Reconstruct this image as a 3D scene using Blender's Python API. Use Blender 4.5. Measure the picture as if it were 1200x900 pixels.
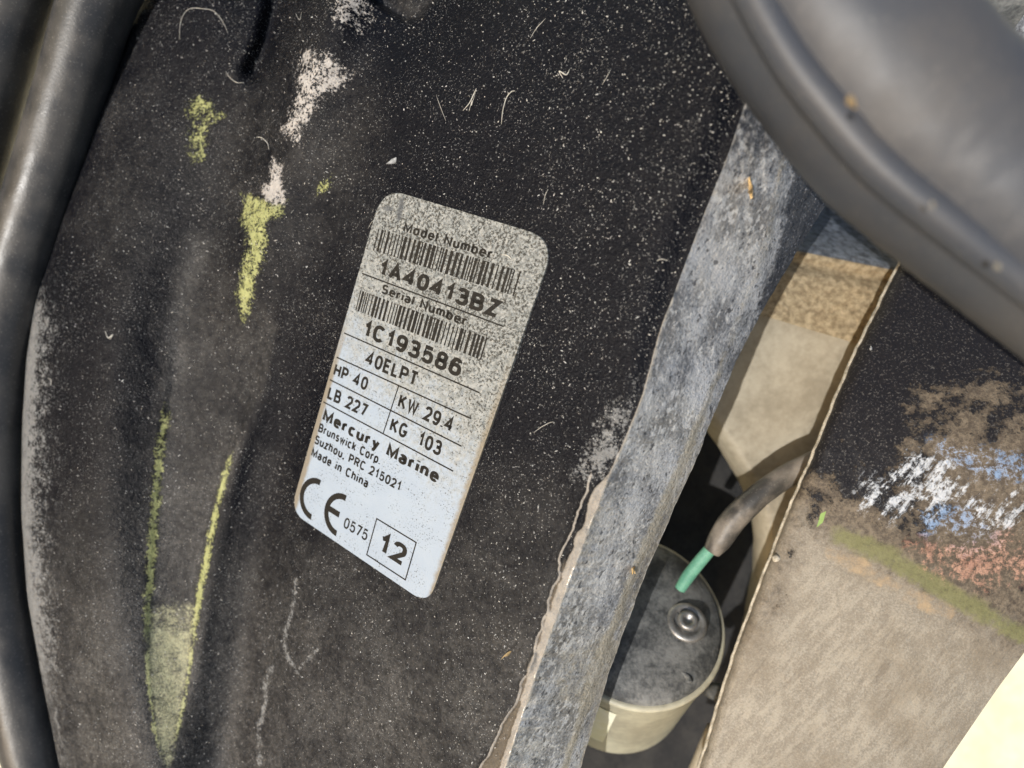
import bpy, bmesh, math, random
import numpy as np
from mathutils import Vector, Matrix, Quaternion

for o in list(bpy.data.objects): bpy.data.objects.remove(o)
S = bpy.context.scene
COL = S.collection
R = math.radians

# ------------------------------------------------------------------ camera, light, exposure
D = 0.18                       # metres from the lens to the name plate
LENS = 22.0
FPX = LENS / 36 * 1200         # focal length in photograph pixels
# everything is laid out in a frame that looks down its own -Z and is then tilted by FR to stand in the world
UP = Vector((0.58, 0.42, 0.70)).normalized()      # the sky's zenith in that frame
SUN = Vector((-0.46, -0.20, 0.865)).normalized()    # towards the sun in that frame
FR = UP.rotation_difference(Vector((0, 0, 1))).to_matrix().to_4x4()
cam_d = bpy.data.cameras.new('camera'); cam = bpy.data.objects.new('camera', cam_d); COL.objects.link(cam)
cam_d.lens = LENS; cam_d.sensor_width = 36; cam_d.clip_start = 0.005; cam_d.clip_end = 200
cam.matrix_world = FR @ Matrix.Translation((0, 0, D))
cam_d.dof.use_dof = True; cam_d.dof.focus_distance = D - 0.004; cam_d.dof.aperture_fstop = 8.5
S.camera = cam

world = bpy.data.worlds.new('World'); S.world = world; world.use_nodes = True
wn = world.node_tree; bg = wn.nodes['Background']
sky = wn.nodes.new('ShaderNodeTexSky'); sky.sky_type = 'NISHITA'; sky.sun_disc = False
sw = (FR.to_3x3() @ SUN).normalized()
sky.sun_elevation = math.asin(sw.z)
sky.sun_rotation = math.atan2(sw.x, sw.y)
wn.links.new(sky.outputs[0], bg.inputs[0]); bg.inputs[1].default_value = 0.15
sl = bpy.data.lights.new('sun', 'SUN'); sun = bpy.data.objects.new('sun', sl); COL.objects.link(sun)
sl.energy = 3.4; sl.angle = R(0.5); sl.color = (1.0, 0.98, 0.955)
sun.rotation_mode = 'QUATERNION'; sun.rotation_quaternion = sw.to_track_quat('Z', 'Y')
vs = S.view_settings; vs.view_transform = 'Standard'; vs.look = 'None'; vs.exposure = 0.1; vs.gamma = 1.0
try: vs.use_curve_mapping = False
except Exception: pass

# ------------------------------------------------------------------ helpers
rng = np.random.default_rng(7); random.seed(7)

def ray(u, v):
    u = np.asarray(u, float); v = np.asarray(v, float)
    return (u - 600) / FPX, -(v - 450) / FPX

def PT(u, v, z):               # a place seen at (u, v) whose own height in the frame is z
    a, b = ray(u, v); z = np.asarray(z, float); d = D - z
    return np.stack([a * d, b * d, z + 0 * a], -1)

def P1(u, v, z): return Vector(PT(u, v, z).tolist())

# plane of the name plate
E1 = Vector((0.8177738, -0.33375913, 0.46888256)); E2 = Vector((0.28792343, 0.94265341, 0.16883321)); EN = E1.cross(E2).normalized()
_a, _b = ray(495, 465); PL0 = np.array([_a * D, _b * D, 0.0]); NN = np.array(EN)
def zplane(u, v):
    a, b = ray(u, v)
    den = a * NN[0] + b * NN[1] - NN[2]
    C = np.array([0, 0, D]); t = ((PL0 - C) @ NN) / den
    return D - t
_t = float(D - zplane(449, 222)); _a, _b = ray(449, 222)
LO = Vector((float(_a) * _t, float(_b) * _t, D - _t))
def LP(x, y, h=0.0):           # plate millimetres to frame
    return LO + E1 * (x * .001) + E2 * (y * .001) + EN * (h * .001)

def sm(x, a, b):
    t = np.clip((np.asarray(x, float) - a) / (b - a), 0, 1); return t * t * (3 - 2 * t)

def vnoise(x, y, seed=0):
    x = np.asarray(x, float); y = np.asarray(y, float)
    xi = np.floor(x).astype(np.int64); yi = np.floor(y).astype(np.int64); fx = x - xi; fy = y - yi
    fx = fx * fx * (3 - 2 * fx); fy = fy * fy * (3 - 2 * fy)
    def h(i, j):
        n = (i * 374761393 + j * 668265263 + seed * 1442695041) & 0xffffffff
        n = ((n ^ (n >> 13)) * 1274126177) & 0xffffffff
        return ((n ^ (n >> 16)) & 0xffff) / 65535.0
    return (h(xi, yi) * (1 - fx) + h(xi + 1, yi) * fx) * (1 - fy) + (h(xi, yi + 1) * (1 - fx) + h(xi + 1, yi + 1) * fx) * fy
def fbm(x, y, seed=0, o=4):
    s = 0; a = .5
    for k in range(o): s = s + a * vnoise(x * 2 ** k, y * 2 ** k, seed + k); a *= .5
    return s / (1 - .5 ** o)

def seg_dist(u, v, pts):       # distance in px to a polyline
    best = np.full(np.shape(u), 1e9)
    for (x0, y0), (x1, y1) in zip(pts[:-1], pts[1:]):
        dx, dy = x1 - x0, y1 - y0
        t = np.clip(((u - x0) * dx + (v - y0) * dy) / (dx * dx + dy * dy + 1e-9), 0, 1)
        best = np.minimum(best, np.hypot(u - x0 - t * dx, v - y0 - t * dy))
    return best
def poly_mask(u, v, pts, w=8):
    d = seg_dist(u, v, pts + [pts[0]])
    ins = np.zeros(np.shape(u), bool)
    for (x0, y0), (x1, y1) in zip(pts, pts[1:] + [pts[0]]):
        c = ((y0 > v) != (y1 > v)) & (u < (x1 - x0) * (v - y0) / ((y1 - y0) + 1e-9) + x0)
        ins ^= c
    return np.clip(.5 + np.where(ins, d, -d) / w, 0, 1)
def tab(pairs, smooth=1):      # (u, v) knots -> function u(v)
    vv = np.array([p[1] for p in pairs], float); uu = np.array([p[0] for p in pairs], float)
    i = np.argsort(vv); vv = vv[i]; uu = uu[i]
    g = np.arange(-400, 1400, 4.0); y = np.interp(g, vv, uu)
    lo = (uu[1] - uu[0]) / (vv[1] - vv[0]); hi = (uu[-1] - uu[-2]) / (vv[-1] - vv[-2])
    y = np.where(g < vv[0], uu[0] + (g - vv[0]) * lo, y); y = np.where(g > vv[-1], uu[-1] + (g - vv[-1]) * hi, y)
    if smooth:
        k = np.hanning(13); k /= k.sum(); y = np.convolve(np.pad(y, 6, mode='reflect', reflect_type='odd'), k, 'valid')
    return lambda v: np.interp(v, g, y)

# ---- nodes
def mat(name):
    m = bpy.data.materials.new(name); m.use_nodes = True
    return m, m.node_tree, m.node_tree.nodes['Principled BSDF']
class N:
    def __init__(s, nt): s.t = nt
    def new(s, k, **kw):
        n = s.t.nodes.new(k)
        for a, b in kw.items(): setattr(n, a, b)
        return n
    def put(s, sock, v):
        if isinstance(v, (int, float)): sock.default_value = v
        elif isinstance(v, tuple): sock.default_value = v if len(v) == 4 or sock.type == 'VECTOR' else (*v, 1)
        else: s.t.links.new(v, sock)
    def co(s, scale=(1, 1, 1), rot=(0, 0, 0), kind='Object'):
        c = s.new('ShaderNodeTexCoord'); m = s.new('ShaderNodeMapping'); m.inputs['Scale'].default_value = scale; m.inputs['Rotation'].default_value = rot
        s.t.links.new(c.outputs[kind], m.inputs[0]); return m.outputs[0]
    def noise(s, vec, scale, detail=3, rough=.55, out=0, dist=0):
        n = s.new('ShaderNodeTexNoise'); s.put(n.inputs['Vector'], vec); n.inputs['Scale'].default_value = scale
        n.inputs['Detail'].default_value = detail; n.inputs['Roughness'].default_value = rough; n.inputs['Distortion'].default_value = dist
        return n.outputs[out]
    def voro(s, vec, scale, feat='F1', out='Distance', rnd=1):
        n = s.new('ShaderNodeTexVoronoi', feature=feat); s.put(n.inputs['Vector'], vec); n.inputs['Scale'].default_value = scale
        n.inputs['Randomness'].default_value = rnd; return n.outputs[out]
    def rng(s, x, a, b, c=0., d=1., smooth=True):
        n = s.new('ShaderNodeMapRange'); n.interpolation_type = 'SMOOTHSTEP' if smooth else 'LINEAR'
        s.put(n.inputs[0], x); 
        for i, q in enumerate((a, b, c, d)): s.put(n.inputs[i + 1], q)
        return n.outputs[0]
    def mix(s, f, a, b):
        n = s.new('ShaderNodeMix', data_type='RGBA'); s.put(n.inputs[0], f); s.put(n.inputs[6], a); s.put(n.inputs[7], b); return n.outputs[2]
    def m(s, op, a, b=0., c=0.):
        n = s.new('ShaderNodeMath', operation=op); s.put(n.inputs[0], a); s.put(n.inputs[1], b); s.put(n.inputs[2], c); return n.outputs[0]
    def attr(s, name):
        n = s.new('ShaderNodeAttribute', attribute_name=name); return n.outputs['Fac']
    def bump(s, h, dist, strength=1., nrm=None):
        n = s.new('ShaderNodeBump'); n.inputs['Strength'].default_value = strength; n.inputs['Distance'].default_value = dist
        s.put(n.inputs['Height'], h)
        if nrm is not None: s.t.links.new(nrm, n.inputs['Normal'])
        return n.outputs[0]
def edge(n, mask, noise, k=.5, w=.08):   # mask with its border broken up by noise
    return n.m('MULTIPLY', n.rng(n.m('ADD', mask, n.m('MULTIPLY', n.m('SUBTRACT', noise, .5), k)), .5 - w, .5 + w), n.rng(mask, .03, .28))

# ---- meshes
def link(name, me, m=None, parent=None, smooth=True):
    o = bpy.data.objects.new(name, me); COL.objects.link(o)
    if m: me.materials.append(m)
    if smooth: me.polygons.foreach_set('use_smooth', [True] * len(me.polygons))
    if parent: o.parent = parent
    return o
def grid_mesh(name, V, attrs=None, uv=None, flip=False, close=False):
    r, c = V.shape[:2]
    idx = np.arange(r * c).reshape(r, c)
    a, b, d, e = idx[:-1, :-1].ravel(), idx[:-1, 1:].ravel(), idx[1:, 1:].ravel(), idx[1:, :-1].ravel()
    F = np.stack([a, e, d, b] if not flip else [a, b, d, e], -1)
    me = bpy.data.meshes.new(name); n = len(F)
    me.vertices.add(r * c); me.vertices.foreach_set('co', V.reshape(-1).astype(np.float32))
    me.loops.add(n * 4); me.loops.foreach_set('vertex_index', F.reshape(-1).astype(np.int32))
    me.polygons.add(n); me.polygons.foreach_set('loop_start', np.arange(0, n * 4, 4, dtype=np.int32))
    me.polygons.foreach_set('loop_total', np.full(n, 4, dtype=np.int32))
    me.update(calc_edges=True); me.validate()
    for k, A in (attrs or {}).items():
        at = me.attributes.new(k, 'FLOAT', 'POINT'); at.data.foreach_set('value', np.asarray(A, np.float32).reshape(-1))
    return me
def tube_mesh(name, pts, rad, seg=24, sub=6, caps=True, wob=0.0, flat=None):
    pts = [Vector(p) for p in pts]; rad = list(rad) if hasattr(rad, '__len__') else [rad] * len(pts)
    P = []; Q = []
    n = len(pts)
    for i in range(n - 1):
        p0 = pts[max(i - 1, 0)]; p1 = pts[i]; p2 = pts[i + 1]; p3 = pts[min(i + 2, n - 1)]
        for k in range(sub):
            t = k / sub
            P.append(.5 * ((2 * p1) + (p2 - p0) * t + (2 * p0 - 5 * p1 + 4 * p2 - p3) * t * t + (3 * p1 - p0 - 3 * p2 + p3) * t ** 3))
            Q.append(rad[i] * (1 - t) + rad[i + 1] * t)
    P.append(pts[-1]); Q.append(rad[-1])
    tang = [(P[min(i + 1, len(P) - 1)] - P[max(i - 1, 0)]).normalized() for i in range(len(P))]
    up = Vector((0, 0, 1)); x = tang[0].cross(up).normalized()
    if x.length < .1: x = Vector((1, 0, 0))
    verts = []; faces = []
    for i, (p, t) in enumerate(zip(P, tang)):
        x = (x - t * x.dot(t)).normalized(); y = t.cross(x)
        for k in range(seg):
            a = 2 * math.pi * k / seg
            r = Q[i] * (1 + wob * (float(vnoise(i * .6, k * .7, 3)) - .5))
            verts.append(p + (x * math.cos(a) + y * math.sin(a)) * r)
    for i in range(len(P) - 1):
        for k in range(seg):
            k2 = (k + 1) % seg
            faces.append((i * seg + k, i * seg + k2, (i + 1) * seg + k2, (i + 1) * seg + k))
    if caps:
        faces.append(tuple(range(seg))[::-1]); faces.append(tuple((len(P) - 1) * seg + k for k in range(seg)))
    me = bpy.data.meshes.new(name); me.from_pydata([tuple(v) for v in verts], [], faces); me.update()
    bm = bmesh.new(); bm.from_mesh(me); bmesh.ops.recalc_face_normals(bm, faces=bm.faces); bm.to_mesh(me); bm.free()
    return me
def prism_mesh(name, outline, height, base, e1, e2, en, bevel=0, uv=True):   # outline in mm on a plane, extruded along en
    bm = bmesh.new(); uvl = bm.loops.layers.uv.new('UVMap')
    top = [bm.verts.new(base + e1 * (x * .001) + e2 * (y * .001) + en * (height * .001)) for x, y in outline]
    bot = [bm.verts.new(base + e1 * (x * .001) + e2 * (y * .001)) for x, y in outline]
    f = bm.faces.new(top); n = len(top)
    bm.faces.new(bot[::-1])
    for i in range(n): bm.faces.new((bot[i], bot[(i + 1) % n], top[(i + 1) % n], top[i]))
    if bevel:
        bmesh.ops.bevel(bm, geom=[e for e in f.edges], offset=bevel * .001, segments=2, affect='EDGES', profile=.5)
    bmesh.ops.recalc_face_normals(bm, faces=bm.faces)
    for fc in bm.faces:
        for l in fc.loops:
            d = l.vert.co - base; l[uvl].uv = (d.dot(e1) * 1000, d.dot(e2) * 1000)
    me = bpy.data.meshes.new(name); bm.to_mesh(me); bm.free(); return me
def lathe_mesh(name, prof, base, axis, seg=64):      # prof: (radius, distance along axis) in metres
    axis = axis.normalized(); x = axis.orthogonal().normalized(); y = axis.cross(x)
    verts = []; faces = []
    for r, h in prof:
        for k in range(seg):
            a = 2 * math.pi * k / seg; verts.append(tuple(base + axis * h + (x * math.cos(a) + y * math.sin(a)) * r))
    for i in range(len(prof) - 1):
        for k in range(seg):
            k2 = (k + 1) % seg; faces.append((i * seg + k, i * seg + k2, (i + 1) * seg + k2, (i + 1) * seg + k))
    if prof[0][0] > 1e-6: faces.append(tuple(range(seg))[::-1])
    if prof[-1][0] > 1e-6: faces.append(tuple((len(prof) - 1) * seg + k for k in range(seg)))
    me = bpy.data.meshes.new(name); me.from_pydata(verts, [], faces); me.update()
    bm = bmesh.new(); bm.from_mesh(me); bmesh.ops.remove_doubles(bm, verts=bm.verts, dist=1e-6)
    bmesh.ops.recalc_face_normals(bm, faces=bm.faces); bm.to_mesh(me); bm.free(); return me
def thing(name, label, cat, group=None):
    o = bpy.data.objects.new(name, None); COL.objects.link(o); o.empty_display_size = .01
    return tag(o, label, cat, group)
def tag(o, label, cat, group=None):
    o['label'] = label; o['category'] = cat
    if group: o['group'] = group
    return o

# ------------------------------------------------------------------ materials
def m_paint():
    m, t, b = mat('weathered_black_paint'); n = N(t); c = n.co()
    n1 = n.noise(c, 60, 5, .6); n2 = n.noise(c, 420, 4, .65); n3 = n.noise(c, 1900, 3, .7); big = n.noise(c, 22, 3, .5)
    dust = n.attr('dust')
    d = n.m('MULTIPLY', dust, n.rng(n.m('ADD', n.m('MULTIPLY', n1, .45), n.m('MULTIPLY', n2, .55)), .36, .64))
    base = n.mix(big, (.0035, .004, .007), (.007, .0072, .0095))
    brown = n.mix(n.noise(c, 35, 4), (.100, .092, .083), (.082, .082, .082))
    col = n.mix(n.m('MULTIPLY', d, .85), base, brown)
    # pale grains held in the rough paint
    sp = n.m('MULTIPLY', n.rng(n3, .595, .66), n.rng(n.m('ADD', n.m('MULTIPLY', n.noise(c, 800, 3, .7), .6), n.m('MULTIPLY', n1, .4)), .42, .58))
    sp = n.m('MULTIPLY', sp, n.m('ADD', .62, n.m('MULTIPLY', dust, .2)))
    col = n.mix(sp, col, (.42, .415, .40))
    dk = n.m('MULTIPLY', n.rng(n.noise(c, 900, 3, .6), .50, .36), n.rng(dust, 0, .6))
    col = n.mix(n.m('MULTIPLY', dk, .75), col, (.012, .012, .012))
    # whitish and yellow sun dapples painted into the colour; yellow-green strips and wedge
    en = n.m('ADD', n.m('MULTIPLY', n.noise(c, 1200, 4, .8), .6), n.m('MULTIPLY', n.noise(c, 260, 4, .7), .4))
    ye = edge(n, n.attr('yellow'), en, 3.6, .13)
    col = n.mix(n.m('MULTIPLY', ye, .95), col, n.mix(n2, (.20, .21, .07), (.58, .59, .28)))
    we = edge(n, n.attr('wedge'), en, 3.2, .38)
    col = n.mix(n.m('MULTIPLY', we, .85), col, n.mix(n.noise(c, 700, 3, .7), (.20, .20, .11), (.60, .585, .38)))
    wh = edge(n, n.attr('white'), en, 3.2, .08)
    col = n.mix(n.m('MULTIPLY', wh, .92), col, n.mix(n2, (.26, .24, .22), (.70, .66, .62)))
    ch = edge(n, n.attr('chip'), en, .35, .12)
    col = n.mix(n.m('MULTIPLY', ch, .8), col, n.mix(n.noise(c, 600, 4, .7), (.05, .04, .03), (.22, .18, .13)))
    be = edge(n, n.attr('bead'), en, .7, .15)
    col = n.mix(n.m('MULTIPLY', be, .9), col, n.mix(n2, (.20, .18, .155), (.52, .475, .42)))
    sc = edge(n, n.attr('salt'), en, 3.2, .15)  # salt cracks, and left-edge sheen painted into the colour
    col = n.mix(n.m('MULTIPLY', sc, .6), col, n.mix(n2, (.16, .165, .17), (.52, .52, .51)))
    n.put(b.inputs['Base Color'], col)
    n.put(b.inputs['Roughness'], n.m('ADD', .24, n.m('MULTIPLY', n.rng(dust, 0, .8), .2)))
    n.put(b.inputs['Specular IOR Level'], n.m('ADD', .10, n.m('MULTIPLY', n.rng(dust, .15, .8), .20)))
    peb = n.voro(n.co(), 1100, 'SMOOTH_F1')
    h = n.m('ADD', n.m('MULTIPLY', peb, -.7), n.m('ADD', n.m('MULTIPLY', n.noise(c, 1900, 3, .7), 1.3), n.m('MULTIPLY', n.noise(c, 240, 3), .25)))
    h = n.m('ADD', h, n.m('MULTIPLY', n.m('ADD', ye, wh), .4))
    n.put(b.inputs['Normal'], n.bump(h, .00026, .9)); return m
def m_flange():
    m, t, b = mat('worn_bare_metal_edge'); n = N(t)
    ang = R(-27)
    c0 = n.co()
    vr = n.new('ShaderNodeVectorRotate', rotation_type='Z_AXIS'); n.put(vr.inputs['Vector'], c0); vr.inputs['Angle'].default_value = R(29)
    mp = n.new('ShaderNodeMapping'); mp.inputs['Scale'].default_value = (1, .62, 1); t.links.new(vr.outputs[0], mp.inputs[0]); s = mp.outputs[0]
    n1 = n.noise(s, 1100, 2, .6); n2 = n.noise(s, 300, 4, .7); n3 = n.noise(c0, 45, 3); n4 = n.noise(s, 2200, 2)
    col = n.mix(n.rng(n.m('ADD', n.m('MULTIPLY', n.noise(c0, 1300, 2, .5), .30), n.m('MULTIPLY', n.noise(s, 90, 4, .6), .70)), .38, .60), (.16, .162, .17), (.54, .54, .545))
    col = n.mix(n.m('MULTIPLY', n.rng(n3, .40, .65), .4), col, (.27, .245, .20))
    col = n.mix(n.m('MULTIPLY', n.rng(n.m('ADD', n.m('MULTIPLY', n.noise(s, 620, 3, .65), .7), n.m('MULTIPLY', n3, .3)), .53, .60), .75), col, (.66, .65, .63))
    col = n.mix(n.m('MULTIPLY', n.rng(n.noise(s, 700, 3, .6), .60, .66), .75), col, (.03, .03, .034))
    wl = edge(n, n.attr('warm'), n.noise(s, 500, 4, .7), .8, .2)
    col = n.mix(n.m('MULTIPLY', wl, .7), col, n.mix(n1, (.2, .17, .11), (.62, .56, .45)))
    bk = edge(n, n.attr('blackp'), n.noise(c0, 420, 4, .7), 1.0, .15)
    col = n.mix(n.m('MULTIPLY', bk, .85), col, n.mix(n.rng(n4, .6, .7), (.02, .021, .026), (.3, .3, .32)))
    be = edge(n, n.attr('bead'), n.noise(c0, 600, 3), 1.6, .2)
    col = n.mix(n.m('MULTIPLY', be, .9), col, n.mix(n1, (.36, .32, .26), (.75, .70, .62)))
    n.put(b.inputs['Base Color'], col)
    n.put(b.inputs['Roughness'], n.rng(n1, .3, .7, .26, .5)); b.inputs['Metallic'].default_value = .35
    h = n.m('ADD', n.m('MULTIPLY', n.noise(c0, 1300, 2, .5), .8), n.m('MULTIPLY', n.noise(s, 330, 3, .6), 1.3))
    n.put(b.inputs['Normal'], n.bump(h, .00038, .9)); return m
def m_plate():
    m, t, b = mat('grimy_white_plate'); n = N(t); c = n.co(kind='UV')
    sx = n.new('ShaderNodeSeparateXYZ'); n.put(sx.inputs[0], c); x, y = sx.outputs[0], sx.outputs[1]
    f1 = n.noise(c, 1.6, 4, .7); f2 = n.noise(c, .12, 4, .6); f3 = n.noise(c, 2.6, 3, .6); f4 = n.noise(c, .5, 4, .6)
    clean = n.mix(f2, (.31, .37, .455), (.39, .45, .52))
    # grime thickest at the top and down the right margin, thinning out as separate specks
    g0 = n.m('ADD', n.rng(n.m('ADD', y, n.m('MULTIPLY', x, .40)), -78, 0, smooth=False), n.m('MULTIPLY', n.m('SUBTRACT', f2, .5), .55))
    g = n.rng(g0, .05, .85, smooth=False)
    film = n.mix(n.rng(f4, .35, .65), (.20, .205, .19), (.345, .345, .32))
    col = n.mix(n.m('MULTIPLY', n.rng(n.m('ADD', g, n.m('MULTIPLY', n.m('SUBTRACT', n.noise(c, .7, 5, .75), .5), 1.3)), .15, .75), .9), clean, film)
    sp = n.noise(c, 1.25, 4, .72)
    gm = n.rng(n.m('SUBTRACT', sp, n.m('SUBTRACT', .70, n.m('MULTIPLY', g, .195))), -.015, .05)
    gm = n.m('MULTIPLY', gm, n.rng(n.noise(c, .28, 3, .6), .36, .52, .35, 1.))
    col = n.mix(n.m('MULTIPLY', gm, .92), col, n.mix(f1, (.015, .015, .013), (.06, .056, .045)))
    lt = n.m('MULTIPLY', n.rng(n.noise(c, 1.7, 3, .7), .60, .66), n.rng(g, .2, .7))
    col = n.mix(n.m('MULTIPLY', lt, .7), col, (.52, .51, .47))
    # small dark pits low down
    pit = n.m('MULTIPLY', n.rng(n.noise(c, 1.6, 3, .7), .575, .63), n.rng(n.noise(c, .14, 3), .42, .58))
    col = n.mix(n.m('MULTIPLY', pit, .85), col, (.06, .055, .045))
    # brown margin: the edge of the plate has lifted and collected dirt
    rt = n.m('ADD', 61.5, n.m('MULTIPLY', y, .036)); lf = n.m('ADD', .3, n.m('MULTIPLY', y, .034))
    er = n.rng(n.m('ADD', n.m('SUBTRACT', x, rt), n.m('MULTIPLY', f4, 2.5)), -1.6, .4)
    el = n.rng(n.m('ADD', n.m('SUBTRACT', lf, x), n.m('MULTIPLY', f4, 1.6)), -1.6, -.2)
    ed = n.m('MAXIMUM', n.m('MULTIPLY', er, n.rng(y, -25, -60)), n.m('MULTIPLY', el, n.rng(y, -35, -60)))
    col = n.mix(n.m('MULTIPLY', ed, .9), col, n.mix(f1, (.14, .115, .08), (.33, .28, .20)))
    # dark crease near the top left corner
    for (cx, cy, rx, ry, a) in ((9.2, -4.2, 1.2, 4.6, .12), (4.6, -5.0, 2.4, 1.0, -.5)):
        dx = n.m('ADD', n.m('SUBTRACT', x, cx), n.m('MULTIPLY', n.m('SUBTRACT', y, cy), a))
        q = n.m('ADD', n.m('POWER', n.m('ABSOLUTE', n.m('DIVIDE', dx, rx)), 2.), n.m('POWER', n.m('ABSOLUTE', n.m('DIVIDE', n.m('SUBTRACT', y, cy), ry)), 2.))
        k = n.rng(n.m('ADD', q, n.m('MULTIPLY', f3, 1.2)), 1.7, .9)
        col = n.mix(n.m('MULTIPLY', k, .8), col, n.mix(f1, (.03, .034, .04), (.16, .17, .18)))
    n.put(b.inputs['Base Color'], col); n.put(b.inputs['Roughness'], n.rng(g, 0, 1, .38, .75)); b.inputs['Specular IOR Level'].default_value = .4
    n.put(b.inputs['Normal'], n.bump(n.m('ADD', n.m('MULTIPLY', gm, .8), n.m('MULTIPLY', f1, .6)), .00018, .8)); return m
def m_print():
    m, t, b = mat('black_print'); n = N(t); c = n.co(kind='UV')
    sx = n.new('ShaderNodeSeparateXYZ'); n.put(sx.inputs[0], c)
    y = sx.outputs[1]; f = n.noise(c, 2.4, 4, .7)
    g = n.rng(y, -70, -5)
    k = n.rng(n.m('ADD', f, n.m('MULTIPLY', g, .05)), .62, .72)
    col = n.mix(n.m('MULTIPLY', k, .35), n.mix(n.noise(c, .3, 3), (.013, .013, .014), (.03, .026, .02)), (.32, .31, .27))
    n.put(b.inputs['Base Color'], col); b.inputs['Roughness'].default_value = .55; b.inputs['Specular IOR Level'].default_value = .10; return m
def m_rubber(name, a=(.018, .018, .020), d=(.13, .115, .10), dust=.5, scale=1., rough=.42, fine=1.):
    m, t, b = mat(name); n = N(t); c = n.co()
    n1 = n.noise(c, 28 * scale, 5, .6); n2 = n.noise(c, 700 * scale, 3, .6); n3 = n.noise(c, 1800, 2)
    k = n.m('MULTIPLY', n.rng(n1, .35, .7), dust)
    col = n.mix(k, a, d); col = n.mix(n.m('MULTIPLY', n.rng(n3, .62, .7), .25 * fine), col, (.4, .38, .34))
    n.put(b.inputs['Base Color'], col); n.put(b.inputs['Roughness'], n.m('ADD', rough, n.m('MULTIPLY', k, .3)))
    n.put(b.inputs['Normal'], n.bump(n.m('ADD', n2, n.m('MULTIPLY', n1, 1.5)), .00012, .5 * fine)); return m
def m_simple(name, a, b2, scale=80, rough=.6, bump=.0002, metal=0, lo=.35, hi=.65, spec=.4):
    m, t, b = mat(name); n = N(t); c = n.co()
    n1 = n.noise(c, scale, 5, .65); n2 = n.noise(c, scale * 9, 3, .6)
    n.put(b.inputs['Base Color'], n.mix(n.rng(n.m('ADD', n.m('MULTIPLY', n1, .7), n.m('MULTIPLY', n2, .3)), lo, hi), a, b2))
    b.inputs['Roughness'].default_value = rough; b.inputs['Metallic'].default_value = metal; b.inputs['Specular IOR Level'].default_value = spec
    n.put(b.inputs['Normal'], n.bump(n.m('ADD', n1, n2), bump, .8)); return m
def m_strut():
    m, t, b = mat('peeling_bracket_paint'); n = N(t); c = n.co()
    n1 = n.noise(c, 45, 5, .65); n2 = n.noise(c, 600, 5, .75); n3 = n.noise(c, 1500, 3, .65); n4 = n.noise(c, 140, 5, .7)
    vr = n.new('ShaderNodeVectorRotate', rotation_type='Z_AXIS'); n.put(vr.inputs['Vector'], c); vr.inputs['Angle'].default_value = R(40)
    mp = n.new('ShaderNodeMapping'); mp.inputs['Scale'].default_value = (1, .22, 1); t.links.new(vr.outputs[0], mp.inputs[0]); s = mp.outputs[0]
    st = n.noise(s, 420, 4, .7)
    fn = n.noise(c, 1700, 3, .7); col = n.mix(n.rng(n.m('ADD', n.m('MULTIPLY', fn, .6), n.m('MULTIPLY', st, .4)), .40, .62), (.235, .205, .162), (.345, .312, .258))                 # tan film
    col = n.mix(n.m('MULTIPLY', n.rng(st, .48, .62), .45), col, (.36, .32, .255))
    col = n.mix(n.m('MULTIPLY', n.rng(n1, .45, .7), .6), col, (.20, .165, .12))
    col = n.mix(n.m('MULTIPLY', n.rng(n3, .60, .72), .3), col, (.16, .13, .10))
    scr = n.m('MULTIPLY', n.rng(n.noise(s, 260, 4, .75), .55, .64), n.rng(n1, .40, .58))
    col = n.mix(n.m('MULTIPLY', scr, .35), col, (.12, .098, .075))
    br = edge(n, n.attr('brown'), n.m('ADD', n.m('MULTIPLY', st, .5), n.m('MULTIPLY', n4, .5)), 1.8, .34)
    col = n.mix(n.m('MULTIPLY', br, .9), col, n.mix(n.rng(n2, .35, .65), (.055, .042, .032), (.18, .145, .105)))
    bl = edge(n, n.attr('black'), n.m('ADD', n.m('MULTIPLY', n4, .65), n.m('MULTIPLY', n2, .35)), 1.9, .08)
    blk = n.mix(n.rng(n3, .55, .68), (.011, .011, .014), (.10, .095, .09))
    col = n.mix(n.m('MULTIPLY', bl, .96), col, blk)
    ol = edge(n, n.attr('olive'), n.m('ADD', n.m('MULTIPLY', n4, .6), n.m('MULTIPLY', n2, .4)), 1.8, .25)
    col = n.mix(n.m('MULTIPLY', ol, n.rng(n2, .25, .5, .35, .8)), col, n.mix(n2, (.13, .13, .055), (.22, .22, .10)))
    or_ = edge(n, n.attr('peach'), n4, 2.2, .3)
    col = n.mix(n.m('MULTIPLY', or_, .75), col, (.42, .31, .19))
    wh = edge(n, n.attr('white'), n.m('ADD', n.m('MULTIPLY', st, .6), n.m('MULTIPLY', n2, .4)), 5.0, .22)
    col = n.mix(n.m('MULTIPLY', wh, .8), col, n.mix(n2, (.40, .44, .50), (.80, .82, .85)))
    bu = edge(n, n.attr('blue'), n.m('ADD', n.m('MULTIPLY', n2, .6), n.m('MULTIPLY', n4, .4)), 5.0, .24)
    col = n.mix(n.m('MULTIPLY', bu, .7), col, n.mix(n2, (.17, .29, .52), (.40, .52, .72)))
    sa = edge(n, n.attr('salmon'), n.m('ADD', n.m('MULTIPLY', n2, .6), n.m('MULTIPLY', n4, .4)), 5.0, .24)
    col = n.mix(n.m('MULTIPLY', sa, .7), col, n.mix(n2, (.36, .20, .14), (.62, .36, .27)))
    gr = edge(n, n.attr('green'), n4, .8, .1)
    col = n.mix(gr, col, (.26, .38, .12))
    n.put(b.inputs['Base Color'], col); n.put(b.inputs['Roughness'], n.rng(bl, 0, 1, .62, .40)); b.inputs['Specular IOR Level'].default_value = .2
    h = n.m('ADD', n.m('MULTIPLY', bl, .7), n.m('ADD', n.m('MULTIPLY', st, 1.), n.m('ADD', n.m('MULTIPLY', n3, .6), n.m('MULTIPLY', n.m('ADD', wh, sa), .5))))
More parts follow.
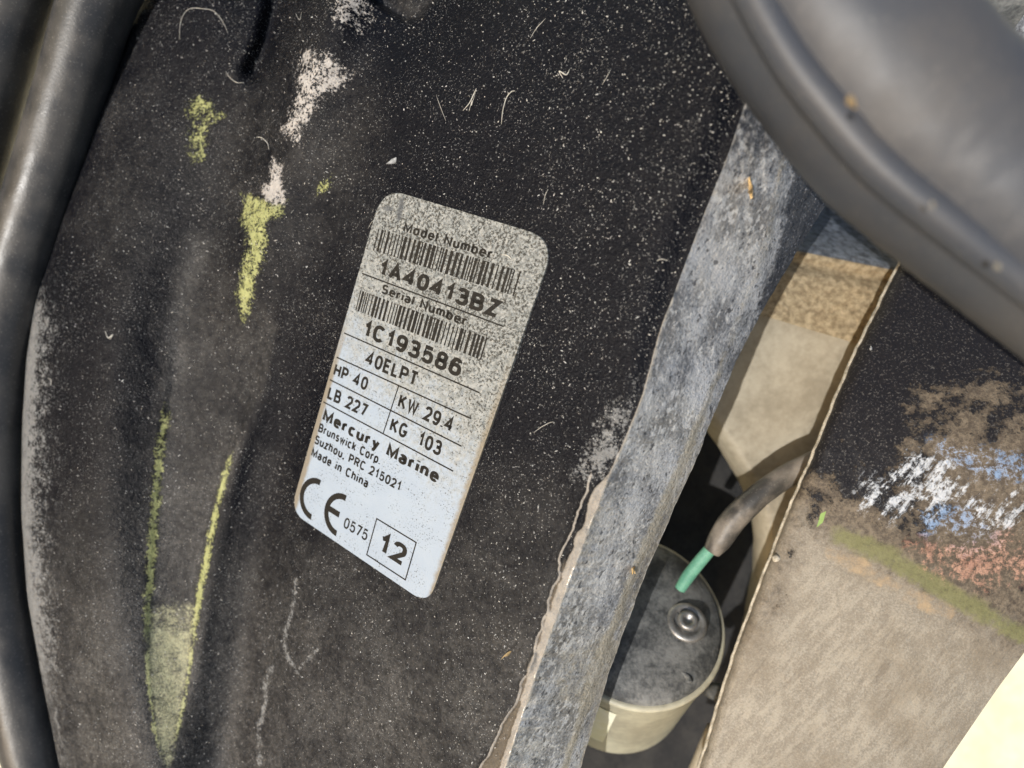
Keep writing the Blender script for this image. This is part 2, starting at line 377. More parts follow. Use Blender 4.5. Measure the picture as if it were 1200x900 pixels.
    n.put(b.inputs['Normal'], n.bump(h, .00035, .85)); return m

M_PAINT = m_paint(); M_FL = m_flange(); M_PLATE = m_plate(); M_PRINT = m_print(); M_STRUT = m_strut()
M_HOSE = m_rubber('dusty_black_rubber', (.052, .058, .072), (.11, .10, .09), .6, .8, .46, .5)
M_HOSE2 = m_rubber('satin_black_rubber', (.034, .034, .035), (.12, .11, .098), .55, 1.6, .33, 1.)
M_EDGE = m_simple('pale_dirty_edge', (.22, .19, .14), (.58, .53, .43), 300, .7)
M_HULL = m_simple('cream_gelcoat', (.70, .66, .46), (.80, .77, .60), 14, .4, .00005)
M_TAN = m_simple('grainy_tan_paint', (.26, .195, .115), (.56, .45, .29), 420, .55, .0009, 0, .38, .62)
M_PEB = m_simple('pebbled_shade_grey', (.07, .08, .10), (.26, .29, .34), 420, .45, .0009, 0, .38, .62)  # grey-blue version of the tan block's surface, with shade in its colour
M_BEIGE = m_simple('stained_beige_panel', (.26, .225, .165), (.41, .365, .28), 38, .6, .00006)
M_CAP = m_simple('sooty_grey_plastic', (.045, .047, .048), (.22, .22, .21), 90, .6, .0003)
M_CAN = m_simple('cream_painted_can', (.36, .33, .25), (.56, .53, .40), 40, .45, .00008)
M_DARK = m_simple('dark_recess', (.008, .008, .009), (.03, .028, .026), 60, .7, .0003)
M_STEEL = m_simple('dull_steel', (.25, .24, .23), (.45, .44, .42), 300, .4, .0001, .7)
M_WIRE = m_simple('teal_wire_insulation', (.09, .27, .19), (.15, .37, .26), 200, .5)
M_SHEATH = m_rubber('sunworn_cable_sheath', (.05, .048, .045), (.27, .235, .195), .9, 3.0, .33, 1.)
M_STICK = m_simple('cream_sticker', (.74, .71, .48), (.82, .80, .66), 60, .5, .00005)
M_YEL = m_simple('yellow_sticker_mark', (.70, .52, .05), (.78, .62, .12), 60, .5, .00005)
M_INK = m_simple('faded_ink', (.10, .10, .09), (.17, .16, .13), 60, .5, .00005)
M_FIB = m_simple('pale_plant_fibre', (.45, .42, .36), (.72, .70, .64), 500, .6, .00003)
M_HUSK = m_simple('dry_seed_husk', (.40, .25, .10), (.70, .52, .27), 300, .6, .00006)
M_GRIT = m_simple('pale_grit', (.28, .27, .26), (.80, .78, .73), 900, .4, .00003, 0, .3, .7, .6)

# ------------------------------------------------------------------ the setting: hull behind everything
gu, gv = np.meshgrid(np.linspace(-1500, 2700, 60), np.linspace(-1300, 2200, 50))
V = PT(gu, gv, -0.26); V[..., 2] += .006 * fbm(V[..., 0] * 6, V[..., 1] * 6, 5)
hull = link('hull_surface', grid_mesh('hull_surface', V), M_HULL); hull['kind'] = 'structure'

# ------------------------------------------------------------------ main housing
LE = tab([(168, -60), (135, 60), (95, 180), (62, 290), (42, 350), (31, 420), (26, 500), (25, 600), (32, 700), (50, 800), (70, 900), (92, 980)])
CR = tab([(905, 40), (885, 90), (870, 130), (854, 180), (825, 251), (800, 317), (775, 384), (754, 463), (731, 520), (716, 552), (688, 625), (660, 700), (628, 790), (592, 900), (570, 960)])
RE = tab([(1062, 60), (1025, 140), (977, 224), (933, 297), (887, 376), (860, 430), (837, 484), (809, 555), (779, 620), (749, 691), (720, 770), (704, 820), (680, 900), (655, 980)])
CZ = tab([(985, 60), (930, 150), (915, 200), (904, 260), (892, 310), (870, 362), (848, 422), (825, 480), (798, 545), (765, 620), (735, 690), (705, 770), (668, 880), (640, 960)])
LA = tab([(215, 280), (206, 360), (197, 450), (186, 520), (179, 600), (173, 690), (171, 740), (173, 800), (181, 860), (194, 905), (200, 940)])
LB = tab([(332, 330), (318, 390), (300, 460), (272, 530), (256, 590), (243, 650), (232, 710), (226, 760), (219, 810), (208, 860), (199, 905), (202, 940)])
CK = tab([(694, 552), (677, 600), (660, 650), (650, 690), (636, 730), (622, 780), (603, 820), (585, 860), (563, 905), (540, 960)])

def zface(u, v):
    L = LE(v)
    uu = np.where(u > 340, u, 340 - 62 * (1 - np.exp(-(340 - np.minimum(u, 340)) / 62)))
    uu = np.minimum(uu, 760 + 90 * (1 - np.exp(-np.maximum(uu - 760, 0) / 90))) if False else uu
    z = zplane(uu, v)
    s = np.clip(1 - (u - L) / 75, 0, 1)
    z = z - .013 * (1 - np.sqrt(np.clip(1 - s ** 2, 0, 1)))
    # swelling between the channel and the left side
    z = z + .009 * np.exp(-((u - (LE(v) + 95)) / 55) ** 2) * sm(v, 60, 420)
    # channel
    a, b = LA(v), LB(v)
    inside = sm(u, a - 5, a + 9) * (1 - sm(u, b - 9, b + 5))
    z = z - .0011 * inside * sm(v, 330, 520) * (1 - sm(v, 730, 800) * .75)
    z = z + .0012 * np.exp(-((u - b - 9) / 12) ** 2) * sm(v, 330, 430) * (1 - sm(v, 760, 900))
    # hollow between the channel and the plate
    z = z - .0075 * np.exp(-((u - (b + 62)) / 36) ** 2) * sm(v, 330, 520)
    # fin at the top
    f = seg_dist(u, v, [(430, -120), (385, 20), (352, 110), (325, 210), (300, 310), (286, 420)])
    z = z + .012 * np.exp(-(f / 42) ** 2) * (1 - sm(v, 260, 430))
    g = seg_dist(u, v, [(338, -150), (324, 10), (315, 50), (300, 84)])
    z = z - .009 * np.exp(-(g / 15) ** 2)
    z = z + .004 * np.exp(-(((u - 245) / 55) ** 2 + ((v - 10) / 90) ** 2))
    z = z - .0035 * np.exp(-(((u - 300) / 60) ** 2 + ((v - 210) / 70) ** 2))
    # triangular notch in the top edge
    tri = [(395, -120), (440, 4), (476, 26), (492, 20), (514, -4), (600, -130)]
    dn = poly_mask(u, v, tri, 8); z = z - .006 * dn
    q = seg_dist(u, v, tri); z = z - .0050 * np.exp(-(q / 40) ** 2) * (v < 140)
    # the face rolls back towards the top
    z = z - .012 * sm(-v, -190, 260) ** 1.5
    z = z + .0009 * (fbm(u / 70, v / 70, 11) - .5) + .00035 * (fbm(u / 14, v / 14, 17) - .5)
    return z
def zbody(u, v):
    c = CR(v)
    uf = np.minimum(u, c); z = zface(uf, v)
    # soft shoulder before the crest
    z = z - (.0044 - .003 * sm(v, 250, 520)) * sm(uf, c - 30 - 40 * (1 - sm(v, 250, 520)), c) ** 2
    t = np.clip((u - c) / np.maximum(RE(v) - c, 1), 0, 1.5)
    cz = np.clip((CZ(v) - c) / np.maximum(RE(v) - c, 1), .2, .95)
    fall = np.where(t < cz, t * .016, cz * .016 + (t - cz) * .026)
    return z - fall

NR = 560
vr = np.linspace(-170, 1070, NR)
def cols(lo, hi, n): return lo[:, None] + (hi - lo)[:, None] * np.linspace(0, 1, n)[None]
vv = np.repeat(vr[:, None], 400, 1)
s = np.linspace(0, 1, 400); s = s * .985 + .015 * s ** 2
uf = LE(vr)[:, None] + (CR(vr) - LE(vr))[:, None] * s[None]
jag = 5 * (fbm(vr / 22, vr * 0 + 3, 31) - .5) * sm(vr, 520, 600)
uf = uf + jag[:, None] * sm(s[None], .93, 1)
zf = zbody(uf, vv)
crack = CK(vr)[:, None] + (14 * (fbm(vr / 25, vr * 0, 41) - .5))[:, None]
lowr = sm(vv, 600, 690)
chipm = sm(uf, crack - 2, crack + 2) * lowr
zf = zf - .0007 * chipm
crk = np.exp(-((uf - crack) / 2.2) ** 2) * sm(vv, 545, 560)
beadw = (6 + 9 * fbm(vr / 14, vr * 0 + 9, 51))[:, None] * sm(vv, 545, 575) * (1 - .35 * sm(vv, 760, 900))
dcr = CR(vr)[:, None] - uf
bead = np.clip(.5 + (beadw - dcr) / 6, 0, 1) * sm(vv, 540, 560)
zf = zf + .0014 * bead * (.4 + fbm(uf / 9, vv / 9, 61))
zf = zf + .0006 * np.exp(-((uf - crack) / 3) ** 2) * sm(vv, 545, 600)
# pale marks: yellow strips and wedge; yellow and whitish patches paint in sun dapples
wa, wb = LA(vv), LB(vv)
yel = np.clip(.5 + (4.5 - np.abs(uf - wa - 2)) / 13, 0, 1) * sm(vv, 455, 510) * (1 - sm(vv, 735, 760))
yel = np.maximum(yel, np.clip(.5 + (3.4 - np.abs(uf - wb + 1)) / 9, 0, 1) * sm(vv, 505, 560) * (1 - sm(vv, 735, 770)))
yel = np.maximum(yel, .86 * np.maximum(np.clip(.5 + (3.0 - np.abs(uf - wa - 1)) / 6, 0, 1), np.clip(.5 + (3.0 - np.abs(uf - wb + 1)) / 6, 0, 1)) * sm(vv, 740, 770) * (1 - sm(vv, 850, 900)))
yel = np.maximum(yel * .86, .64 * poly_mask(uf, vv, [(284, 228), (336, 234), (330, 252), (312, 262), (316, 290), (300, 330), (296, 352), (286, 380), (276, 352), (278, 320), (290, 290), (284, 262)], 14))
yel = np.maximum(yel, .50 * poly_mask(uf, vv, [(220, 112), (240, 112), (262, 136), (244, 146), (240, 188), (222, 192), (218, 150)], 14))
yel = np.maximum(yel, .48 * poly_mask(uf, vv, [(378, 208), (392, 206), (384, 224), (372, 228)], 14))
wedge = .66 * np.clip(.5 + np.minimum(uf - wa, wb - uf) / 12, 0, 1) * sm(vv, 722, 745) * (1 - .8 * sm(vv, 870, 925))
wedge = np.maximum(wedge, .42 * np.clip(.5 + np.minimum(uf - wa, wb - uf) / 8, 0, 1) * sm(vv, 690, 722))
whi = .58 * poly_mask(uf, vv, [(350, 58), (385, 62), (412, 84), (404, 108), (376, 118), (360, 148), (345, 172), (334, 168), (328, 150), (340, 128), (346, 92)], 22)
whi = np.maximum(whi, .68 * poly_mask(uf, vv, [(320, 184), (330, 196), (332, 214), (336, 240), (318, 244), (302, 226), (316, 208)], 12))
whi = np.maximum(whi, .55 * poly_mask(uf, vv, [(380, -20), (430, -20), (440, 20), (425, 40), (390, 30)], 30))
salt = np.clip(.5 + (3.2 - seg_dist(uf, vv, [(346, 680), (344, 710), (333, 745), (336, 768), (348, 788), (358, 775), (372, 762)])) / 5, 0, 1) * .50
salt = np.maximum(salt, np.clip(.5 + (3.5 - seg_dist(uf, vv, [(318, 782), (310, 800), (312, 820), (304, 850), (304, 895)])) / 5, 0, 1) * .50)
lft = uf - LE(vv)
salt = np.maximum(salt, (.50 * np.exp(-np.maximum(lft - 4, 0) / 14) + .30 * np.exp(-(lft / 45) ** 2)) * sm(vv, 290, 400) * (1 - .55 * sm(vv, 700, 860)))  # grazing sheen on the left edge, painted in as pale colour
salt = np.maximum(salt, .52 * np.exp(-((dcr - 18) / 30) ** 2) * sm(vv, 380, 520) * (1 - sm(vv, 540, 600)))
# grey-brown dust in the channel; same tone towards the bottom and along the left
dust = .03 + .72 * sm(vv, 430, 900)
dust = dust + .30 * np.exp(-(((uf - 330) / 110) ** 2 + ((vv - 190) / 150) ** 2))
dust = dust + .40 * np.clip(sm(uf, wa - 10, wa + 14) * (1 - sm(uf, wb - 14, wb + 10)), 0, 1) * sm(vv, 260, 420)
dust = dust + .22 * np.exp(-((uf - 140) / 80) ** 2)
dust = dust - .20 * np.exp(-(((uf - 95) / 45) ** 2)) * sm(vv, 250, 350) * (1 - sm(vv, 640, 760))
dust = dust - .30 * sm(uf, 420, 520) * (1 - sm(vv, 430, 620)) + .45 * np.exp(-(seg_dist(uf, vv, [(235, 290), (205, 380), (200, 460)]) / 13) ** 2) + .5 * np.exp(-(seg_dist(uf, vv, [(318, 385), (305, 450), (278, 520), (262, 570)]) / 8) ** 2)
dust = dust + .55 * poly_mask(uf, vv, [(395, -120), (440, 4), (476, 26), (492, 20), (514, -4), (600, -130)], 8)
dust = dust - .35 * np.exp(-(seg_dist(uf, vv, [(288, 622 - 90), (275, 590)]) / 9) ** 2) - .2 * np.exp(-(((uf - 270) / 50) ** 2 + ((vv - 20) / 60) ** 2))
dust = np.clip(dust + .25 * (fbm(uf / 60, vv / 60, 71) - .5), 0, 1)
housing = thing('motor_housing', 'pitted black painted housing with a pale worn edge, carrying the white printed plate', 'motor housing')
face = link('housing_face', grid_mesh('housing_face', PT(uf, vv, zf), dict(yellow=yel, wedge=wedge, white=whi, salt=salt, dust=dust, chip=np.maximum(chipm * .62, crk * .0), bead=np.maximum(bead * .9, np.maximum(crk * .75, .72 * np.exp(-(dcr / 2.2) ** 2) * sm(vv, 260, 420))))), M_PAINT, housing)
# worn facet to the right of the crest
nF = 110; sF = np.linspace(0, 1, nF); vF = np.repeat(vr[:, None], nF, 1)
uF = uf[:, -1][:, None] + (RE(vr) + 3 * (fbm(vr / 18, vr * 0, 81) - .5) - uf[:, -1])[:, None] * sF[None]
zF = zbody(uF, vF) + (zf[:, -1] - zbody(uF[:, 0], vr))[:, None] * (1 - sF[None]) ** 3
zF = zF + .0007 * (fbm(uF / 9, vF / 26, 91) - .5) * sm(sF[None], 0, .1)
cz = (CZ(vr) - CR(vr))[:, None] / (RE(vr) - CR(vr))[:, None]
warm = np.exp(-((sF[None] - cz) / .08) ** 2) * (.45 + .3 * sm(vF, 380, 560)) + .55 * sm(sF[None], .86, 1.0) * sm(vF, 440, 560) + .48 * poly_mask(uF, vF, [(640, 770), (700, 740), (720, 760), (690, 830), (650, 830)], 20) + .45 * sm(vF, 500, 600) * (1 - sm(vF, 640, 700)) * (1 - sF[None])
blackp = .75 * sm(sF[None], cz + .02, cz + .2) * (1 - sm(vF, 300, 520)) + .62 * (1 - sm(vF, 120, 330)) * (1 - .5 * sm(sF[None], .3, .8))
beadF = (.5 + .3 * sm(vF, 300, 420)) * np.exp(-(sF[None] / .03) ** 2) + .6 * np.exp(-((1 - sF[None]) / .02) ** 2) * sm(vF, 400, 560)
VF = PT(uF, vF, zF)
link('worn_edge', grid_mesh('worn_edge', VF, dict(warm=warm, blackp=blackp, bead=beadF)), M_FL, housing)
# side of the edge going back into the motor, and the hidden left side
b0 = VF[:, -1]; W = np.stack([b0 + np.array([-.0005 * k - .0, 0, -.004 * k if k else 0]) for k in range(0, 12)], 1)
link('rear_wall', grid_mesh('rear_wall', W), M_DARK, housing)
b1 = PT(uf[:, 0], vr, zf[:, 0]); W = np.stack([b1 + np.array([.0012 * k, 0, -.006 * k]) for k in range(0, 12)], 1)
link('side_wall', grid_mesh('side_wall', W, flip=True), M_DARK, housing)

def on_body(u, v, h=0.): 
    p = PT(u, v, zbody(np.array(float(u)), np.array(float(v))))
    return Vector(p.tolist()) + EN * h

# ---- the plate and its print
def rounded(corners, rads, n=8):
    out = []; m = len(corners)
    for i in range(m):
        p = Vector(corners[i]); a = (Vector(corners[i - 1]) - p).normalized(); b = (Vector(corners[(i + 1) % m]) - p).normalized(); r = rads[i]
        A = p + a * r; B = p + b * r
        for k in range(n + 1):
            t = k / n; out.append(tuple(A * (1 - t) ** 2 + p * 2 * t * (1 - t) + B * t * t))
    return out
H0 = .30
outl = rounded([(0.4, 0.4), (-3.9, -107.6), (56.6, -108.4), (61.6, -1.2)][::1], [8.5, 6.5, 6.0, 8.5])
plate = link('name_plate', prism_mesh('name_plate', outl, .75 + H0, LO - EN * .0003, E1, E2, EN, .22), M_PLATE, housing, smooth=False)
plate['label'] = 'white printed plate, speckled with grime at the top'
HT = .75 + H0 - .3 + .03
def print_poly(name, polys, h=.03):
    bm = bmesh.new(); uvl = bm.loops.layers.uv.new('UVMap')
    for pl in polys:
        f = bm.faces.new([bm.verts.new(LP(x, y, HT)) for x, y in pl])
        for l, (x, y) in zip(f.loops, pl): l[uvl].uv = (x, y)
    bmesh.ops.recalc_face_normals(bm, faces=bm.faces)
    me = bpy.data.meshes.new(name); bm.to_mesh(me); bm.free()
    return link(name, me, M_PRINT, plate, smooth=False)
def rect(x0, y0, x1, y1): return [(x0, y0), (x1, y0), (x1, y1), (x0, y1)]
def EA(cx, cy, rx, ry, a0, a1, n=14):
    out = []
    for k in range(n + 1):
        a = R(a0 + (a1 - a0) * k / n); c, s_ = math.cos(a), math.sin(a)
        out.append((cx + rx * math.copysign(abs(c) ** .82, c), cy + ry * math.copysign(abs(s_) ** .82, s_)))
    return out
XH = .70
def bowl(cx, w, r=XH / 2): return EA(cx, r, w, r, 0, 360, 24)
GL = {  # width and centre lines of each character, cap height 1
 '0': (.46, [EA(.23, .5, .23, .5, 0, 360, 26)]),
 '1': (.30, [[(.0, .74), (.12, .79), (.22, 1.0), (.22, 0)]]),
 '2': (.46, [EA(.23, .72, .22, .28, 170, -38, 14) + [(.0, .0), (.46, 0)]]),
 '3': (.46, [EA(.22, .75, .20, .25, 165, -90, 12) + EA(.22, .26, .24, .27, 90, -165, 14)]),
 '4': (.50, [[(.36, 0), (.36, 1), (.0, .30), (.50, .30)]]),
 '5': (.46, [[(.42, 1), (.08, 1), (.04, .52)] + EA(.22, .32, .23, .32, 135, -160, 16)]),
 '6': (.46, [EA(.24, .72, .19, .28, 20, 120, 8) + EA(.24, .5, .23, .40, 150, 180, 4) + EA(.23, .31, .23, .31, 180, 540, 22)]),
 '7': (.44, [[(0, 1), (.44, 1), (.16, 0)]]),
 '8': (.46, [EA(.23, .75, .19, .25, -90, 270, 22), EA(.23, .25, .23, .26, -90, 270, 22)]),
 '9': (.46, [EA(.22, .28, .19, .28, 200, 300, 8) + EA(.22, .5, .24, .40, -30, 0, 4) + EA(.23, .69, .23, .31, 0, 360, 22)]),
 'A': (.58, [[(0, 0), (.29, 1), (.58, 0)], [(.12, .32), (.46, .32)]]),
 'B': (.50, [[(0, .5), (0, 1), (.26, 1)] + EA(.26, .755, .19, .245, 80, -80, 8) + [(.0, .51)], [(.2, .51)] + EA(.28, .255, .22, .255, 80, -80, 8) + [(0, 0), (0, .52)]]),
 'C': (.52, [EA(.27, .5, .27, .5, 42, 318, 22)]),
 'E': (.42, [[(.42, 1), (0, 1), (0, 0), (.42, 0)], [(0, .52), (.38, .52)]]),
 'G': (.54, [EA(.27, .5, .27, .5, 42, 335, 22) + [(.54, .42), (.30, .42)]]),
 'H': (.50, [[(0, 0), (0, 1)], [(.5, 0), (.5, 1)], [(0, .52), (.5, .52)]]),
 'K': (.52, [[(0, 0), (0, 1)], [(.48, 1), (.02, .42)], [(.17, .58), (.52, 0)]]),
 'L': (.40, [[(0, 1), (0, 0), (.40, 0)]]),
 'M': (.64, [[(0, 0), (0, 1), (.32, .12), (.64, 1), (.64, 0)]]),
 'N': (.52, [[(0, 0), (0, 1), (.52, 0), (.52, 1)]]),
 'P': (.48, [[(0, 0), (0, 1), (.24, 1)] + EA(.24, .735, .24, .265, 80, -80, 10) + [(0, .47)]]),
 'R': (.50, [[(0, 0), (0, 1), (.26, 1)] + EA(.26, .75, .22, .25, 80, -80, 10) + [(0, .5)], [(.26, .5), (.50, 0)]]),
 'S': (.48, [EA(.24, .755, .21, .245, 25, 255, 14) + EA(.24, .25, .24, .26, 75, -155, 14)]),
 'T': (.50, [[(0, 1), (.5, 1)], [(.25, 1), (.25, 0)]]),
 'W': (.78, [[(0, 1), (.19, 0), (.39, .92), (.59, 0), (.78, 1)]]),
 'Z': (.48, [[(.02, 1), (.46, 1), (0, 0), (.48, 0)]]),
 'a': (.38, [EA(.18, .50, .17, .20, 160, 20, 8) + [(.36, .45), (.36, .08), (.39, 0)], EA(.17, .19, .18, .19, 40, 320, 12) + [(.36, .16)], [(.36, .40), (.18, .39)]]),
 'b': (.40, [[(0, 0), (0, 1)], bowl(.20, .20)]),
 'c': (.36, [EA(.19, XH / 2, .19, XH / 2, 45, 315, 16)]),
 'd': (.40, [[(.4, 0), (.4, 1)], bowl(.20, .20)]),
 'e': (.40, [[(.02, .37), (.40, .37)] + EA(.20, XH / 2, .20, XH / 2, 5, 320, 20)]),
 'h': (.38, [[(0, 0), (0, 1)], [(0, .42)] + EA(.19, .47, .19, .23, 165, 0, 8) + [(.38, 0)]]),
 'i': (.0, [[(0, 0), (0, XH)], [(0, .90), (0, 1.02)]]),
 'k': (.38, [[(0, 0), (0, 1)], [(.34, XH), (.02, .28)], [(.13, .40), (.38, 0)]]),
 'l': (.0, [[(0, 0), (0, 1)]]),
 'm': (.62, [[(0, 0), (0, XH)], [(0, .42)] + EA(.155, .47, .155, .23, 165, 0, 8) + [(.31, 0)], [(.31, .42)] + EA(.465, .47, .155, .23, 165, 0, 8) + [(.62, 0)]]),
 'n': (.38, [[(0, 0), (0, XH)], [(0, .42)] + EA(.19, .47, .19, .23, 165, 0, 8) + [(.38, 0)]]),
 'o': (.42, [bowl(.21, .21)]),
 'p': (.40, [[(0, -.28), (0, XH)], bowl(.20, .20)]),
 'r': (.22, [[(0, 0), (0, XH)], [(0, .38)] + EA(.20, .44, .20, .25, 165, 95, 6) + [(.25, .69)]]),
 's': (.34, [EA(.17, .53, .15, .17, 30, 255, 12) + EA(.17, .18, .17, .18, 75, -155, 12)]),
 'u': (.38, [[(.38, 0), (.38, XH)], [(0, XH)] + EA(.19, .23, .19, .23, 180, 345, 8) + [(.38, .30)]]),
 'w': (.58, [[(0, XH), (.14, 0), (.29, XH - .04), (.44, 0), (.58, XH)]]),
 'y': (.38, [[(0, XH), (.20, .04)], [(.38, XH), (.17, -.12), (.12, -.24), (.0, -.26)]]),
 'z': (.34, [[(.01, XH), (.34, XH), (0, 0), (.36, 0)]]),
 '.': (.0, [[(0, -.02), (0, .10)]]), ',': (.04, [[(.03, .10), (.03, -.02), (-.03, -.16)]]), ' ': (.16, [])}
def ribbon(pts, t):                # flat stroke of width t along a line, mitred
    pts = [p for i, p in enumerate(pts) if i == 0 or math.hypot(p[0] - pts[i - 1][0], p[1] - pts[i - 1][1]) > 1e-4]
    closed = math.hypot(pts[0][0] - pts[-1][0], pts[0][1] - pts[-1][1]) < 1e-3 and len(pts) > 8
    L, Q = [], []
    n = len(pts)
    for i in range(n):
        a = pts[i - 1] if i > 0 else (pts[-2] if closed else None); b = pts[i + 1] if i < n - 1 else (pts[1] if closed else None); p = pts[i]
        d1 = Vector((p[0] - a[0], p[1] - a[1])).normalized() if a else None; d2 = Vector((b[0] - p[0], b[1] - p[1])).normalized() if b else None
        if d1 is None: d1 = d2
        if d2 is None: d2 = d1
        n1 = Vector((-d1.y, d1.x)); n2 = Vector((-d2.y, d2.x)); m = (n1 + n2)
        m = m.normalized() if m.length > 1e-4 else n1
        k = t / 2 / max(m.dot(n1), .42)
        L.append((p[0] + m.x * k, p[1] + m.y * k)); Q.append((p[0] - m.x * k, p[1] - m.y * k))
    return [[L[i], L[i + 1], Q[i + 1], Q[i]] for i in range(n - 1)]
def lettering(txt, x0, x1, base, cap, bold, name='lettering', rise=0.):
    bold *= 1.36; base -= .02 * cap; cap *= 1.06
    t = bold; gap = t + .115; x = t / 2; polys = []
    for ch in txt:
        w, st_ = GL[ch]
        sq = 1 - t                                     # centre lines shrink so that the outline keeps cap height 1
        for p in st_: polys += ribbon([(x + a * 1.0, t / 2 + b * sq) for a, b in p], t)
        x += w + gap
    W_ = x - gap + t / 2; out = []
    for pl in polys:
        out.append([(x0 + a / W_ * (x1 - x0), base + b * cap + rise * a / W_) for a, b in pl])
    return print_poly(name, out)
TX = [('Model Number', 12.2, 44.6, -10.2, 2.7, .15, -.4), ('1A40413BZ', 7.0, 51.6, -24.4, 4.5, .165, -.5), ('Serial Number', 10.0, 42.6, -29.3, 2.7, .15, -.6),
      ('1C193586', 7.0, 45.2, -43.5, 4.8, .16, -.3), ('40ELPT', 10.9, 31.8, -51.3, 4.1, .15, 0), ('HP 40', -.5, 14.2, -58.9, 3.9, .15, 0), ('KW 29.4', 27.2, 47.8, -59.2, 4.1, .15, 0),
      ('LB 227', -.6, 16.6, -66.6, 3.9, .15, 0), ('KG  103', 26.6, 46.2, -66.9, 4.1, .15, 0), ('Mercury Marine', -.3, 48.0, -74.0, 3.7, .17, -.5),
      ('Brunswick Corp.', -.8, 26.6, -78.0, 2.8, .15, 0), ('Suzhou, PRC 215021', -1.2, 36.3, -82.2, 2.8, .15, 0), ('Made in China', -1.2, 24.4, -86.6, 2.8, .15, 0),
      ('0575', 19.2, 29.4, -102.1, 3.4, .12, .2), ('12', 34.2, 44.8, -102.4, 6.0, .15, 0)]
for a in TX: lettering(a[0], a[1], a[2], a[3], a[4], a[5], rise=a[6])
for (x0, x1, y0, y1, seed) in ((2.8, 54.5, -11.4, -18.0, 3), (1.9, 50.4, -30.7, -37.0, 8)):
    r2 = random.Random(seed); x = x0; ps = []
    mod = .43
    while x < x1 - 1.0:
        w = mod * r2.choice((1, 1, 1, 2, 2, 2.6)); ps.append(rect(x, y0, min(x + w, x1), y1)); x += w + mod * r2.choice((1, 1, 1, 1.8, 2.2))
    ps.append(rect(x1 - .5, y0, x1, y1)); print_poly('barcode', ps)
for (xa, xb, y, dy) in ((.9, 54.2, -25.5, -.7), (-.3, 52.9, -44.8, -.5), (-.8, 52.6, -52.9, 0), (-1.3, 52.2, -60.5, -.7), (-1.6, 51.9, -68.1, -.7)):
    print_poly('ruled_line', [[(xa, y), (xb, y + dy), (xb, y + dy - .42), (xa, y - .42)]])
print_poly('ruled_line', [[(25.5, -52.9), (25.9, -52.9), (25.0, -68.4), (24.6, -68.4)]])
bx = (30.7, -93.4, 47.0, -105.9); w = .42
print_poly('year_box', [rect(bx[0], bx[1], bx[2], bx[1] - w), rect(bx[0], bx[3] + w, bx[2], bx[3]), rect(bx[0], bx[1] - w, bx[0] + w, bx[3] + w), rect(bx[2] - w, bx[1] - w, bx[2], bx[3] + w)])
def arc(cx, cy, ro, ri, a0, a1, n=20):
    return [[(cx + ro * math.cos(R(a0 + (a1 - a0) * k / n)), cy + ro * math.sin(R(a0 + (a1 - a0) * k / n))), (cx + ro * math.cos(R(a0 + (a1 - a0) * (k + 1) / n)), cy + ro * math.sin(R(a0 + (a1 - a0) * (k + 1) / n))),
             (cx + ri * math.cos(R(a0 + (a1 - a0) * (k + 1) / n)), cy + ri * math.sin(R(a0 + (a1 - a0) * (k + 1) / n))), (cx + ri * math.cos(R(a0 + (a1 - a0) * k / n)), cy + ri * math.sin(R(a0 + (a1 - a0) * k / n)))] for k in range(n)]
CEY = -99.2
print_poly('conformity_mark', arc(5.2, CEY, 7.0, 5.1, 86, 274) + arc(17.0, CEY, 7.0, 5.1, 86, 274) + [rect(11.9, CEY + .95, 16.6, CEY - .95)])

# grit caught on the rough paint
ngr = 7500
gu_ = rng.uniform(40, 900, ngr * 2); gv_ = rng.uniform(-60, 960, ngr * 2)
k = (gu_ > LE(gv_) + 18) & (gu_ < CR(gv_) - 6); gu_ = gu_[k][:ngr]; gv_ = gv_[k][:ngr]
# none on the plate
ctr = PT(gu_, gv_, zbody(gu_, gv_)); rel = ctr - np.array(LO); px_ = rel @ np.array(E1) * 1000; py_ = rel @ np.array(E2) * 1000
ok = ~((px_ > -4.5) & (px_ < 62) & (py_ < 1) & (py_ > -109)); ctr = ctr[ok]
vs_, fs_ = [], []
for p in ctr:
    sz = .00008 + .00019 * random.random() ** 3; p = Vector(p.tolist()) + EN * .00005; b0_ = len(vs_)
    L = 1 + 2.2 * random.random() ** 3; q = Quaternion(EN, random.random() * 6.28) @ Quaternion(Vector((1, 0, 0)), random.uniform(-.5, .5))
    for w_ in ((-L, 0, 0), (0, .8, .1), (L, .1, 0), (0, -.8, 0), (0, 0, .9)): vs_.append(tuple(p + q @ (Vector(w_) * sz)))
    fs_ += [(b0_, b0_ + 3, b0_ + 4), (b0_ + 3, b0_ + 2, b0_ + 4), (b0_ + 2, b0_ + 1, b0_ + 4), (b0_ + 1, b0_, b0_ + 4), (b0_, b0_ + 1, b0_ + 2, b0_ + 3)]
me = bpy.data.meshes.new('grit'); me.from_pydata(vs_, [], fs_); me.update()
g = link('grit', me, M_GRIT, None, smooth=False); g['kind'] = 'stuff'; tag(g, 'pale grit and salt grains scattered over the black housing', 'grit')

